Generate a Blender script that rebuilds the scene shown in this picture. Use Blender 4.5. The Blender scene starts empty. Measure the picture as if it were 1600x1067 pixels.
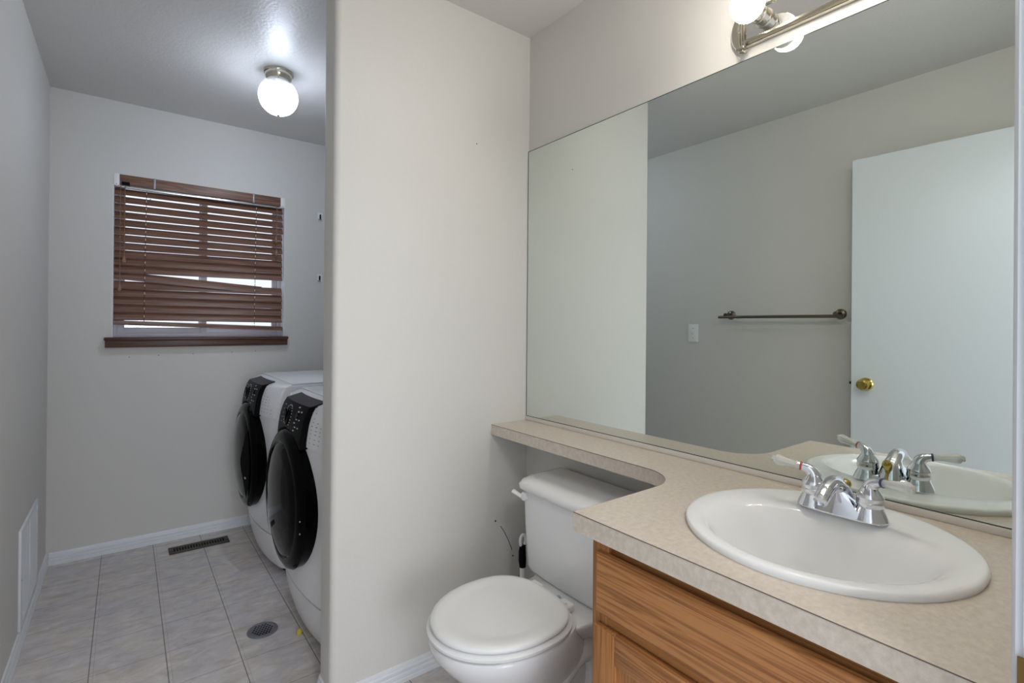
import bpy, bmesh, math, random
from mathutils import Vector, Matrix
random.seed(7)
sc = bpy.context.scene
COL = sc.collection
PI = math.pi

# ------------------------------------------------------------------ camera
H = 1.2453
def lin(c):
    return tuple(((v/255)/12.92 if v/255 <= .04045 else ((v/255+.055)/1.055)**2.4) for v in c)
cam_d = bpy.data.cameras.new('camera'); cam = bpy.data.objects.new('camera', cam_d); COL.objects.link(cam)
r_ = Vector((0.79551682, -0.60587164, 0.00851709)); u_ = Vector((-0.00798447, 0.00357334, 0.99996174)); f_ = Vector((0.6058789, 0.79555439, 0.00199491))
cam.matrix_world = Matrix(((r_.x, u_.x, -f_.x, 0), (r_.y, u_.y, -f_.y, 0), (r_.z, u_.z, -f_.z, H), (0, 0, 0, 1)))
cam_d.sensor_width = 36; cam_d.lens = 790.4271/1600*36; cam_d.shift_y = -(533.5-506.27)/1600
cam_d.clip_start = .02
sc.camera = cam
sc.view_settings.view_transform = 'Standard'; sc.view_settings.look = 'None'
sc.view_settings.exposure = 0.34; sc.view_settings.gamma = 1; sc.view_settings.use_curve_mapping = False

# ------------------------------------------------------------------ world and light strengths
w = bpy.data.worlds.new('daylight'); sc.world = w; w.use_nodes = True
w.node_tree.nodes['Background'].inputs[0].default_value = (.86, .92, 1.0, 1)
w.node_tree.nodes['Background'].inputs[1].default_value = 1.05
VANITY_BULB = 60.0       # emission of each bulb above the mirror
LAUNDRY_BULB = 390.0     # emission of the bulb in the laundry globe

# added cool fill lamp, unseen, far behind the doorway, to brighten the laundry
hl = bpy.data.lights.new('far_fill_light', 'AREA'); hl.shape = 'RECTANGLE'; hl.size = 1.5; hl.size_y = 1.7
hl.energy = 42; hl.color = (.88, .92, 1.0)
hlo = bpy.data.objects.new('far_fill_light', hl); COL.objects.link(hlo); hlo.location = (-.1, -3.4, 1.35); hlo.rotation_euler = (math.radians(90), 0, 0)

# added fill lamp, unseen, high outside the doorway, to lift the lower surfaces
hc = bpy.data.lights.new('doorway_fill_light', 'AREA'); hc.shape = 'DISK'; hc.size = .45; hc.energy = 9; hc.color = (.95, .96, 1.0)
hco = bpy.data.objects.new('doorway_fill_light', hc); COL.objects.link(hco); hco.location = (.12, -.75, 2.36); hco.rotation_euler = (math.radians(38), 0, 0)

# ------------------------------------------------------------------ room dimensions
L, B, M, P = -.3191, 3.4782, 1.328, 1.6352
HC = 2.44
PE, PT = .527, .12          # partition end, thickness
RW = 1.46                   # right wall of the laundry nook
FW = .085                   # bathroom face of the doorway wall
ZC = .8535                  # counter height
ZB, ZM = .872, 1.9634       # mirror bottom, top

# ------------------------------------------------------------------ materials
def nmat(name):
    m = bpy.data.materials.new(name); m.use_nodes = True
    return m, m.node_tree, m.node_tree.nodes['Principled BSDF']
def mat(name, rgb, rough=.5, metal=0, bump=0, bscale=60, var=0, vscale=8, spec=.5, trans=0, coat=0, ior=1.45):
    m, t, b = nmat(name)
    c = lin(rgb)
    b.inputs['Base Color'].default_value = (*c, 1); b.inputs['Roughness'].default_value = rough
    b.inputs['Metallic'].default_value = metal; b.inputs['Specular IOR Level'].default_value = spec
    b.inputs['Transmission Weight'].default_value = trans; b.inputs['Coat Weight'].default_value = coat
    b.inputs['IOR'].default_value = ior
    tc = t.nodes.new('ShaderNodeTexCoord')
    if var:
        n = t.nodes.new('ShaderNodeTexNoise'); n.inputs['Scale'].default_value = vscale; n.inputs['Detail'].default_value = 5
        t.links.new(tc.outputs['Object'], n.inputs['Vector'])
        mx = t.nodes.new('ShaderNodeMix'); mx.data_type = 'RGBA'
        mx.inputs['A'].default_value = (*[v*(1-var) for v in c], 1); mx.inputs['B'].default_value = (*[min(1, v*(1+var)) for v in c], 1)
        t.links.new(n.outputs['Fac'], mx.inputs['Factor']); t.links.new(mx.outputs['Result'], b.inputs['Base Color'])
    if bump:
        n = t.nodes.new('ShaderNodeTexNoise'); n.inputs['Scale'].default_value = bscale; n.inputs['Detail'].default_value = 3
        t.links.new(tc.outputs['Object'], n.inputs['Vector'])
        bp = t.nodes.new('ShaderNodeBump'); bp.inputs['Strength'].default_value = bump; bp.inputs['Distance'].default_value = .004
        t.links.new(n.outputs['Fac'], bp.inputs['Height']); t.links.new(bp.outputs['Normal'], b.inputs['Normal'])
    return m
def emit(name, rgb, s):
    m, t, b = nmat(name)
    b.inputs['Base Color'].default_value = (*rgb, 1)
    b.inputs['Emission Color'].default_value = (*rgb, 1); b.inputs['Emission Strength'].default_value = s
    return m
WALL = mat('greige_paint', (214, 212, 207), .55, bump=.10, bscale=70, var=.012, vscale=3, spec=.35)
CEIL = mat('ceiling_paint', (214, 212, 209), .42, bump=.3, bscale=85, spec=.4)
TRIM = mat('white_trim_paint', (226, 228, 232), .35)
DOORM = mat('white_door_paint', (222, 228, 232), .38)
PORC = mat('white_porcelain', (236, 236, 236), .09, coat=.3)
SINKP = mat('white_sink_porcelain', (242, 242, 241), .12)
PLAS = mat('white_plastic', (238, 238, 237), .3)
APPL = mat('white_enamel', (244, 244, 246), .25)
PANEL = mat('white_console_plastic', (240, 240, 243), .3)
BLK = mat('black_gloss', (5, 5, 5), .12, spec=.07)
BLKS = mat('black_console', (12, 12, 13), .4, spec=.06)
DGLASS = mat('smoked_door_glass', (9, 6, 5), .05, spec=.13)
MARK = mat('light_print', (190, 192, 198), .5)
GMARK = mat('grey_print', (128, 130, 138), .5)
DARK = mat('dark_gap', (14, 12, 10), .8)
CHROME = mat('chrome', (226, 228, 234), .05, metal=1)
NICKEL = mat('polished_nickel', (205, 200, 186), .16, metal=1)
NMIR = mat('mirror_plate', (222, 222, 222), .04, metal=1)
BRASS = mat('polished_brass', (196, 172, 96), .18, metal=1)
BRONZE = mat('oiled_nickel', (112, 102, 90), .3, metal=1)
GREYM = mat('drain_metal', (140, 140, 148), .4, metal=.6)
VENTM = mat('brown_register_metal', (74, 70, 62), .5, metal=.3)
ALU = mat('aluminium', (214, 214, 214), .25, metal=.9)
RED = mat('red_ring', (176, 84, 76), .4)
BLUE = mat('blue_ring', (60, 70, 110), .4)
YEL = mat('yellow_plastic', (206, 186, 84), .5)
CORD = mat('tan_cord', (150, 118, 98), .8)
CORDW = mat('cream_cord', (226, 206, 186), .8)
BLKR = mat('black_rubber', (8, 8, 8), .6, spec=.1)
STAIN = mat('brown_stain', (150, 128, 86), .7)
def cord_mat():
    m, t, b = nmat('flecked_ladder_cord'); N, K = t.nodes, t.links
    g = N.new('ShaderNodeNewGeometry'); sp = N.new('ShaderNodeSeparateXYZ'); K.new(g.outputs['Position'], sp.inputs[0])
    a = N.new('ShaderNodeMath'); a.operation = 'SUBTRACT'; a.inputs[1].default_value = 1.940+.0428*4; K.new(sp.outputs[2], a.inputs[0])
    p = N.new('ShaderNodeMath'); p.operation = 'PINGPONG'; p.inputs[1].default_value = .0214; K.new(a.outputs[0], p.inputs[0])
    mr = N.new('ShaderNodeMapRange'); mr.inputs['From Min'].default_value = .014; mr.inputs['From Max'].default_value = .0165; K.new(p.outputs[0], mr.inputs['Value'])
    mx = N.new('ShaderNodeMix'); mx.data_type = 'RGBA'; mx.inputs['A'].default_value = (*lin((84, 62, 54)), 1); mx.inputs['B'].default_value = (*lin((238, 222, 204)), 1)
    K.new(mr.outputs[0], mx.inputs['Factor']); K.new(mx.outputs['Result'], b.inputs['Base Color']); b.inputs['Roughness'].default_value = .8
    return m
LCORD = cord_mat()
VINYLW = mat('white_window_vinyl', (228, 228, 238), .4)

def glassy(name, rgb, fac, rough=.03):
    m, t, b = nmat(name); t.nodes.remove(b)
    o = t.nodes['Material Output']; tr = t.nodes.new('ShaderNodeBsdfTransparent'); g = t.nodes.new('ShaderNodeBsdfGlossy')
    tr.inputs[0].default_value = (*rgb, 1); g.inputs['Roughness'].default_value = rough
    mx = t.nodes.new('ShaderNodeMixShader'); mx.inputs[0].default_value = fac
    t.links.new(tr.outputs[0], mx.inputs[1]); t.links.new(g.outputs[0], mx.inputs[2]); t.links.new(mx.outputs[0], o.inputs[0])
    return m
PANE = glassy('window_glass', (.96, .97, 1), .06)
CRYST = mat('clear_acrylic', (250, 250, 246), .04, trans=.55, ior=1.35)

def mirror_mat():
    m = mat('mirror_silver', (226, 233, 229), 0.0, metal=1)
    return m
MIRR = mirror_mat()
MEDGE = mat('dark_glass_edge', (66, 76, 70), .2)

def globe_mat():
    m, t, b = nmat('ribbed_glass'); t.nodes.remove(b); o = t.nodes['Material Output']
    tr = t.nodes.new('ShaderNodeBsdfTransparent'); tl = t.nodes.new('ShaderNodeBsdfTranslucent'); g = t.nodes.new('ShaderNodeBsdfGlossy')
    tr.inputs[0].default_value = (.97, .98, 1, 1); tl.inputs[0].default_value = (.95, .96, 1, 1); g.inputs['Roughness'].default_value = .12
    a = t.nodes.new('ShaderNodeMixShader'); a.inputs[0].default_value = .22
    c = t.nodes.new('ShaderNodeMixShader'); c.inputs[0].default_value = .12
    t.links.new(tr.outputs[0], a.inputs[1]); t.links.new(tl.outputs[0], a.inputs[2])
    t.links.new(a.outputs[0], c.inputs[1]); t.links.new(g.outputs[0], c.inputs[2]); t.links.new(c.outputs[0], o.inputs[0])
    return m
GLOBE = globe_mat()
BULBW = emit('warm_lamp_glow', (1, .93, .84), VANITY_BULB)
BULBC = emit('cool_lamp_glow', (.76, .85, 1), LAUNDRY_BULB)

def wood(name, dark, light, axis, scale=1.0, rough=.4, fine=1.0):
    """plain-sawn grain running along axis (0 x, 1 y, 2 z)"""
    m, t, b = nmat(name); N, K = t.nodes, t.links
    tc = N.new('ShaderNodeTexCoord'); mp = N.new('ShaderNodeMapping')
    s = [20*scale]*3; s[axis] = .55*scale; mp.inputs['Scale'].default_value = s
    K.new(tc.outputs['Object'], mp.inputs['Vector'])
    n1 = N.new('ShaderNodeTexNoise'); n1.inputs['Scale'].default_value = 1.4; n1.inputs['Detail'].default_value = 2; n1.inputs['Distortion'].default_value = .25
    K.new(mp.outputs[0], n1.inputs['Vector'])
    mu = N.new('ShaderNodeMath'); mu.operation = 'MULTIPLY'; mu.inputs[1].default_value = 9
    fr = N.new('ShaderNodeMath'); fr.operation = 'PINGPONG'; fr.inputs[1].default_value = .5
    K.new(n1.outputs['Fac'], mu.inputs[0]); K.new(mu.outputs[0], fr.inputs[0])
    mp2 = N.new('ShaderNodeMapping'); s = [260*fine]*3; s[axis] = 3.5; mp2.inputs['Scale'].default_value = s
    K.new(tc.outputs['Object'], mp2.inputs['Vector'])
    n2 = N.new('ShaderNodeTexNoise'); n2.inputs['Scale'].default_value = 1; n2.inputs['Detail'].default_value = 3
    K.new(mp2.outputs[0], n2.inputs['Vector'])
    ad = N.new('ShaderNodeMath'); ad.operation = 'MULTIPLY_ADD'; ad.inputs[1].default_value = .9
    K.new(fr.outputs[0], ad.inputs[0]); 
    m3 = N.new('ShaderNodeMath'); m3.operation = 'MULTIPLY'; m3.inputs[1].default_value = .75
    K.new(n2.outputs['Fac'], m3.inputs[0]); K.new(m3.outputs[0], ad.inputs[2])
    cr = N.new('ShaderNodeValToRGB'); cr.color_ramp.elements[0].position = .3; cr.color_ramp.elements[1].position = .72
    cr.color_ramp.elements[0].color = (*lin(dark), 1); cr.color_ramp.elements[1].color = (*lin(light), 1)
    K.new(ad.outputs[0], cr.inputs[0]); K.new(cr.outputs[0], b.inputs['Base Color'])
    b.inputs['Roughness'].default_value = rough
    return m
OAKY = wood('oak_grain_across', (138, 86, 46), (182, 126, 76), 1, 1.5)
OAKZ = wood('oak_grain_upright', (136, 84, 44), (178, 122, 72), 2, 1.5)
BROWNX = wood('walnut_blind_wood', (90, 62, 48), (132, 98, 80), 0, 1.0, .42)
SILLW = wood('dark_sill_wood', (52, 30, 22), (88, 56, 42), 0, 1.0, .4)

def laminate():
    m, t, b = nmat('speckled_laminate'); N, K = t.nodes, t.links
    tc = N.new('ShaderNodeTexCoord')
    a = N.new('ShaderNodeTexNoise'); a.inputs['Scale'].default_value = 85; a.inputs['Detail'].default_value = 7; a.inputs['Roughness'].default_value = .7
    K.new(tc.outputs['Object'], a.inputs['Vector'])
    cr = N.new('ShaderNodeValToRGB'); cr.color_ramp.elements[0].position = .34; cr.color_ramp.elements[1].position = .68
    cr.color_ramp.elements[0].color = (*lin((200, 187, 172)), 1); cr.color_ramp.elements[1].color = (*lin((220, 209, 195)), 1)
    K.new(a.outputs['Fac'], cr.inputs[0]); K.new(cr.outputs[0], b.inputs['Base Color'])
    b.inputs['Roughness'].default_value = .3
    return m
LAMI = laminate()

def vinyl_floor():
    m, t, b = nmat('vinyl_tile_floor'); N, K = t.nodes, t.links
    tc = N.new('ShaderNodeTexCoord'); sp = N.new('ShaderNodeSeparateXYZ'); K.new(tc.outputs['Object'], sp.inputs[0])
    T = .2235
    def math_(op, a, bb, c=None):
        n = N.new('ShaderNodeMath'); n.operation = op
        for i, v in enumerate((a, bb, c)):
            if v is None: continue
            if isinstance(v, (int, float)): n.inputs[i].default_value = v
            else: K.new(v, n.inputs[i])
        return n.outputs[0]
    def line(co, off, width, soft):
        p = math_('PINGPONG', math_('SUBTRACT', co, off), T/2)     # 0 on the line
        mr = N.new('ShaderNodeMapRange'); mr.inputs['From Min'].default_value = width; mr.inputs['From Max'].default_value = width+soft
        mr.inputs['To Min'].default_value = 1; mr.inputs['To Max'].default_value = 0; K.new(p, mr.inputs['Value']); return mr.outputs[0]
    X, Y = sp.outputs[0], sp.outputs[1]
    gx = line(X, .1265-10*T, .0009, .0014); gy = math_('MULTIPLY', line(Y, 2.079-20*T, .0007, .0016), .65)
    gx2 = math_('MULTIPLY', line(X, .1265-10*T+.012, .0005, .0012), .25)
    g = math_('MAXIMUM', math_('MAXIMUM', gx, gy), gx2)
    # streaky stone figure, turned a little from tile to tile
    mp = N.new('ShaderNodeMapping'); mp.inputs['Scale'].default_value = (12, 24, 10); mp.inputs['Rotation'].default_value = (0, 0, .15)
    K.new(tc.outputs['Object'], mp.inputs['Vector'])
    n1 = N.new('ShaderNodeTexNoise'); n1.inputs['Scale'].default_value = 1.0; n1.inputs['Detail'].default_value = 8; n1.inputs['Roughness'].default_value = .68; n1.inputs['Distortion'].default_value = .6
    K.new(mp.outputs[0], n1.inputs['Vector'])
    n2 = N.new('ShaderNodeTexNoise'); n2.inputs['Scale'].default_value = 26; n2.inputs['Detail'].default_value = 3; n2.inputs['Distortion'].default_value = 1.6
    K.new(tc.outputs['Object'], n2.inputs['Vector'])
    n3 = N.new('ShaderNodeTexNoise'); n3.inputs['Scale'].default_value = 3.2; n3.inputs['Detail'].default_value = 2
    K.new(tc.outputs['Object'], n3.inputs['Vector'])
    vein = N.new('ShaderNodeMapRange'); vein.inputs['From Min'].default_value = 0; vein.inputs['From Max'].default_value = .035
    vein.inputs['To Min'].default_value = 1; vein.inputs['To Max'].default_value = 0
    K.new(math_('ABSOLUTE', math_('SUBTRACT', n2.outputs['Fac'], .5), 0), vein.inputs['Value'])
    vm = N.new('ShaderNodeMapRange'); vm.inputs['From Min'].default_value = .5; vm.inputs['From Max'].default_value = .62; K.new(n3.outputs['Fac'], vm.inputs['Value'])
    veins = math_('MULTIPLY', vein.outputs[0], vm.outputs[0])
    cr = N.new('ShaderNodeValToRGB'); cr.color_ramp.elements[0].position = .3; cr.color_ramp.elements[1].position = .72
    cr.color_ramp.elements[0].color = (*lin((192, 186, 181)), 1); cr.color_ramp.elements[1].color = (*lin((232, 228, 225)), 1)
    K.new(n1.outputs['Fac'], cr.inputs[0])
    n4 = N.new('ShaderNodeTexNoise'); n4.inputs['Scale'].default_value = 7; n4.inputs['Detail'].default_value = 3
    K.new(tc.outputs['Object'], n4.inputs['Vector'])
    tint = N.new('ShaderNodeValToRGB'); tint.color_ramp.elements[0].position = .4; tint.color_ramp.elements[1].position = .6
    tint.color_ramp.elements[0].color = (.93, .925, .965, 1); tint.color_ramp.elements[1].color = (1, .98, .95, 1); K.new(n4.outputs['Fac'], tint.inputs[0])
    mt = N.new('ShaderNodeMix'); mt.data_type = 'RGBA'; mt.blend_type = 'MULTIPLY'; mt.inputs['Factor'].default_value = 1
    K.new(cr.outputs[0], mt.inputs['A']); K.new(tint.outputs[0], mt.inputs['B'])
    mv = N.new('ShaderNodeMix'); mv.data_type = 'RGBA'; K.new(math_('MULTIPLY', veins, .5), mv.inputs['Factor'])
    K.new(mt.outputs['Result'], mv.inputs['A']); mv.inputs['B'].default_value = (*lin((222, 216, 212)), 1)
    mg = N.new('ShaderNodeMix'); mg.data_type = 'RGBA'; K.new(math_('MULTIPLY', g, .8), mg.inputs['Factor'])
    K.new(mv.outputs['Result'], mg.inputs['A']); mg.inputs['B'].default_value = (*lin((96, 90, 84)), 1)
    K.new(mg.outputs['Result'], b.inputs['Base Color'])
    b.inputs['Roughness'].default_value = .42
    bp = N.new('ShaderNodeBump'); bp.inputs['Strength'].default_value = .25; bp.inputs['Distance'].default_value = .003; bp.invert = True
    K.new(g, bp.inputs['Height']); K.new(bp.outputs[0], b.inputs['Normal'])
    return m
FLOOR = vinyl_floor()

# ------------------------------------------------------------------ mesh helpers
def V(*a): return Vector(a)
def box(bm, x0, x1, y0, y1, z0, z1, bev=0, seg=2):
    b2 = bmesh.new() if bev else bm
    vs = [b2.verts.new((x, y, z)) for x in (x0, x1) for y in (y0, y1) for z in (z0, z1)]
    for f in ((0, 1, 3, 2), (4, 6, 7, 5), (0, 4, 5, 1), (2, 3, 7, 6), (0, 2, 6, 4), (1, 5, 7, 3)):
        b2.faces.new([vs[i] for i in f])
    if bev:
        bmesh.ops.bevel(b2, geom=list(b2.edges), offset=bev, segments=seg, profile=.5, affect='EDGES')
        merge(bm, b2)
    return bm
def merge(bm, b2, mtx=None):
    mp = {}
    for v in b2.verts: mp[v] = bm.verts.new(mtx @ v.co if mtx else v.co)
    for f in b2.faces:
        try: bm.faces.new([mp[v] for v in f.verts])
        except ValueError: pass
    b2.free()
def loft(bm, rings, cap0=True, cap1=True, closed=True):
    rv = [[bm.verts.new(p) for p in r] for r in rings]
    for a, b in zip(rv, rv[1:]):
        n = len(a)
        for i in range(n if closed else n-1):
            j = (i+1) % n
            bm.faces.new((a[i], a[j], b[j], b[i]))
    if closed and cap0: bm.faces.new(list(reversed(rv[0])))
    if closed and cap1: bm.faces.new(rv[-1])
    return rv
def lathe(bm, prof, o=(0, 0, 0), axis=(0, 0, 1), seg=32, cap0=True, cap1=True):
    """prof: list of (radius, height along axis)"""
    a = Vector(axis).normalized(); t = Vector((0, 0, 1)) if abs(a.z) < .9 else Vector((1, 0, 0))
    e1 = a.cross(t).normalized(); e2 = a.cross(e1); o = Vector(o)
    rings = [[o+a*h+(e1*math.cos(2*PI*i/seg)+e2*math.sin(2*PI*i/seg))*max(r, 1e-5) for i in range(seg)] for r, h in prof]
    return loft(bm, rings, cap0, cap1)
def tube(bm, pts, rad, seg=12, flat=1.0, up=(0, 0, 1)):
    """pts path; rad a number or list; flat squashes along the second axis"""
    pts = [Vector(p) for p in pts]; n = len(pts)
    rads = rad if isinstance(rad, (list, tuple)) else [rad]*n
    rings = []; prev = None
    for i, p in enumerate(pts):
        d = (pts[min(i+1, n-1)]-pts[max(i-1, 0)]).normalized()
        u = Vector(up) if prev is None else prev
        e1 = d.cross(u)
        if e1.length < 1e-4: e1 = d.cross(Vector((1, 0, .3)))
        e1.normalize(); e2 = e1.cross(d).normalized(); prev = e2
        rings.append([p+e1*math.cos(2*PI*k/seg)*rads[i]+e2*math.sin(2*PI*k/seg)*rads[i]*flat for k in range(seg)])
    return loft(bm, rings)
def bez(p0, p1, p2, p3, n=12):
    p0, p1, p2, p3 = map(Vector, (p0, p1, p2, p3)); out = []
    for i in range(n+1):
        t = i/n; out.append(p0*(1-t)**3+p1*3*t*(1-t)**2+p2*3*t*t*(1-t)+p3*t**3)
    return out
def prism(bm, outline, z0, z1):
    return loft(bm, [[Vector((x, y, z0)) for x, y in outline], [Vector((x, y, z1)) for x, y in outline]])
def ball(bm, c, r, seg=20, sq=(1, 1, 1)):
    b2 = bmesh.new(); bmesh.ops.create_uvsphere(b2, u_segments=seg, v_segments=seg//2, radius=r)
    merge(bm, b2, Matrix.Translation(c) @ Matrix.Diagonal((*sq, 1)))
def profile_sweep(bm, prof, p0, p1, out):
    """skirting profile (offset from wall, height) swept from p0 to p1; out = unit vector away from the wall"""
    p0, p1, out = Vector(p0), Vector(p1), Vector(out)
    loft(bm, [[p+out*d+Vector((0, 0, h)) for d, h in prof] for p in (p0, p1)])

WL = {}
def obj(name, bm, m, parent=None, loc=None, smooth=35, mats=None):
    """one linked mesh object; mesh data given in world coordinates"""
    base = WL.get(parent.name, Vector()) if parent else Vector(loc or (0, 0, 0))
    bmesh.ops.recalc_face_normals(bm, faces=list(bm.faces))
    if base.length: bmesh.ops.translate(bm, verts=list(bm.verts), vec=-base)
    me = bpy.data.meshes.new(name); bm.to_mesh(me); bm.free()
    for mm in (mats or [m]): me.materials.append(mm)
    if smooth:
        me.polygons.foreach_set('use_smooth', [True]*len(me.polygons)); me.set_sharp_from_angle(angle=math.radians(smooth))
    o = bpy.data.objects.new(name, me); COL.objects.link(o)
    if parent: o.parent = parent; WL[o.name] = base
    else: o.location = base; WL[o.name] = base
    return o
def thing(name, label, cat, loc, group=None):
    o = bpy.data.objects.new(name, None); COL.objects.link(o); o.location = loc; o.empty_display_size = .05
    WL[o.name] = Vector(loc); o['label'] = label; o['category'] = cat
    if group: o['group'] = group
    return o
def tag(o, label, cat, group=None):
    o['label'] = label; o['category'] = cat
    if group: o['group'] = group
    return o
def struct(name, bm, m, label, cat, parent=None, **k):
    o = obj(name, bm, m, parent, **k)
    if not parent: o['kind'] = 'structure'; o['label'] = label; o['category'] = cat
    return o
def new(): return bmesh.new()
def B_(*a, **k): return box(new(), *a, **k)

# ================================================================== SETTING
struct('floor', B_(L-.12, RW+.12, -.5, B+.14, -.08, 0), FLOOR, 'grey beige vinyl floor patterned as square tiles', 'floor')
struct('ceiling', B_(L-.12, RW+.12, -.05, B+.14, HC, HC+.08), CEIL, 'grey textured ceiling over bathroom and laundry', 'ceiling')
struct('wall_left', B_(L-.12, L, -.05, B+.14, 0, HC), WALL, 'long grey wall on the left with a white return grille', 'wall')
# back wall with the window opening
WX0, WX1, WZ0, WZ1 = -.064, .805, 1.160, 2.039
bm = new()
box(bm, L, WX0, B, B+.14, 0, HC); box(bm, WX1, RW, B, B+.14, 0, HC); box(bm, WX0, WX1, B, B+.14, 0, WZ0); box(bm, WX0, WX1, B, B+.14, WZ1, HC)
wall_back = struct('wall_back', bm, WALL, 'far laundry wall holding the window and brown blind', 'wall')
struct('wall_mirror', B_(M, RW, FW, P+PT/2, 0, HC), WALL, 'wall behind the mirror, counter and toilet', 'wall')
struct('wall_laundry', B_(RW, RW+.12, P+PT/2, B+.14, 0, HC), WALL, 'hidden side wall behind the washing machines', 'wall')
# partition with a bullnose end
r = .02; out = [(M, P), (M, P+PT)]
out += [(PE+r-r*math.sin(a), P+PT-r+r*math.cos(a)) for a in [i*PI/16 for i in range(9)]]
out += [(PE+r-r*math.cos(a), P+r-r*math.sin(a)) for a in [i*PI/16 for i in range(9)]]
bm = new(); prism(bm, out, 0, HC)
wp = struct('wall_partition', bm, WALL, 'pale partition wall with rounded end between toilet and laundry', 'wall')
def dot(x, z, rx, rz, name='nail_hole'):
    bm = new(); lathe(bm, [(rx, 0), (rx, .0012), (rx*.5, .002)], (x, P, z), (0, -1, 0), 10)
    o = obj(name, bm, DARK, wp); return o
dot(1.067, 1.942, .0022, .002); dot(1.171, .467, .0034, .003); dot(1.259, .306, .0028, .002)
bm = new(); tube(bm, [(1.196, P-.0006, .441), (1.215, P-.0006, .414), (1.238, P-.0006, .37), (1.255, P-.0006, .33)], .0011, 6); obj('scratch', bm, DARK, wp)
for x, z in ((.012, 1.052), (.145, 1.058), (.31, 1.062), (.51, 1.066), (.64, 1.07), (.10, 1.93)):
    bm = new(); lathe(bm, [(.003, 0), (.003, .001)], (x, B, z), (0, -1, 0), 8); obj('nail_hole', bm, GMARK, wall_back)
# doorway wall in which the camera stands
DX0, DX1, DZ = -.220, .681, 2.08
bm = new()
box(bm, L, DX0-.02, FW-.115, FW, 0, HC); box(bm, DX1+.02, RW, FW-.115, FW, 0, HC); box(bm, DX0-.02, DX1+.02, FW-.115, FW, DZ+.02, HC)
struct('wall_entry', bm, WALL, 'wall with the bathroom doorway at the right edge', 'wall')
# latch-side and hinge-side door lining and casing
def casing(bm, x0, x1, s):
    prof = [(0, 0), (.008, 0), (.0115, .004), (.0125, .012), (.0115, .03), (.0125, .045), (.009, .055), (0, .057)]
    # profile runs away from the opening
    ring = lambda z: [Vector((x0+s*w_, FW+d, z)) for d, w_ in prof]
    loft(bm, [ring(0), ring(DZ+.06)])
bm = new(); box(bm, DX1, DX1+.02, FW-.117, FW+.002, 0, DZ+.02); box(bm, DX1-.010, DX1, FW-.09, FW-.045, 0, DZ, bev=.002); casing(bm, DX1+.004, 0, 1)
t1 = struct('trim_1', bm, TRIM, 'white door jamb along the right edge of the view', 'door frame')
bm = new(); box(bm, DX1-.0012, DX1+.001, FW-.042, FW+.001, .885, .945, bev=.0008); box(bm, DX1-.002, DX1, FW-.004, FW+.006, .897, .933)
obj('strike_plate', bm, mat('aged_brass', (134, 106, 66), .35, metal=1), t1)['label'] = 'aged brass strike plate'
bm = new(); box(bm, DX0-.02, DX0, FW-.117, FW+.002, 0, DZ+.02); box(bm, DX0-.02, DX1+.02, FW-.117, FW+.002, DZ, DZ+.02); casing(bm, DX0-.004, 0, -1)
box(bm, DX0-.06, DX1+.06, FW, FW+.012, DZ+.004, DZ+.06)
struct('trim_2', bm, TRIM, 'white door lining on the hinge side, only behind the viewer', 'door frame')

# skirting
SK = [(0, 0), (.0135, 0), (.0135, .013), (.0105, .016), (.0122, .020), (.0122, .029), (.0092, .033), (.0106, .037), (.0106, .045), (.0070, .049), (.0070, .053), (.0045, .060), (0, .062)]
def skirting(name, p0, p1, o, label):
    bm = new(); profile_sweep(bm, SK, p0, p1, o); return struct(name, bm, TRIM, label, 'baseboard', smooth=15)
skirting('baseboard_left', (L, FW, 0), (L, B, 0), (1, 0, 0), 'white baseboard along the left wall below the return grille')
skirting('baseboard_back', (L+.012, B, 0), (RW, B, 0), (0, -1, 0), 'white baseboard under the window wall')
bm = new(); profile_sweep(bm, SK, (PE+.018, P, 0), (M, P, 0), (0, -1, 0))
# return around the rounded end
rings = []
for k in range(9):
    a = k*PI/16; c = Vector((PE+r, P+r, 0)); d = Vector((-math.sin(a), -math.cos(a), 0)); rings.append([c+d*(r+dd)+Vector((0, 0, h)) for dd, h in SK])
rings.append([Vector((PE, P+PT-r, 0))+Vector((-1, 0, 0))*dd+Vector((0, 0, h)) for dd, h in SK])
for k in range(9):
    a = k*PI/16; c = Vector((PE+r, P+PT-r, 0)); d = Vector((-math.cos(a), math.sin(a), 0)); rings.append([c+d*(r+dd)+Vector((0, 0, h)) for dd, h in SK])
rings = [[p for p in rr] for rr in rings]; loft(bm, rings)
struct('baseboard_partition', bm, TRIM, 'white baseboard wrapping the partition beside the toilet', 'baseboard', smooth=20)
skirting('baseboard_right', (M, .745, 0), (M, P-.012, 0), (-1, 0, 0), 'white baseboard behind the toilet')

# ------------------------------------------------------------------ window
win = bpy.data.objects.new('window_1', None); COL.objects.link(win); WL['window_1'] = V(.37, B+.1, WZ0); win.location = WL['window_1']
win['kind'] = 'structure'; win['label'] = 'white sliding window behind the brown blind'; win['category'] = 'window'
fy0, fy1 = B+.075, B+.135
bm = new()
for a in ((WX0, WX0+.022, WZ0, WZ1), (WX1-.022, WX1, WZ0, WZ1), (WX0+.022, WX1-.022, WZ0, WZ0+.022), (WX0+.022, WX1-.022, WZ1-.03, WZ1)):
    box(bm, a[0], a[1], fy0, fy1, a[2], a[3], bev=.003)
obj('window_frame', bm, VINYLW, win)
def sash(x0, x1, y0, y1, s, name):
    bm = new(); z0, z1 = WZ0+.022, WZ1-.03
    for a in ((x0, x0+s, z0, z1), (x1-s, x1, z0, z1), (x0+s, x1-s, z0, z0+s), (x0+s, x1-s, z1-s, z1)): box(bm, a[0], a[1], y0, y1, a[2], a[3], bev=.003)
    o = obj(name, bm, VINYLW, win); obj('pane', B_(x0+s, x1-s, (y0+y1)/2-.002, (y0+y1)/2+.002, z0+s, z1-s), PANE, o)
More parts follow.
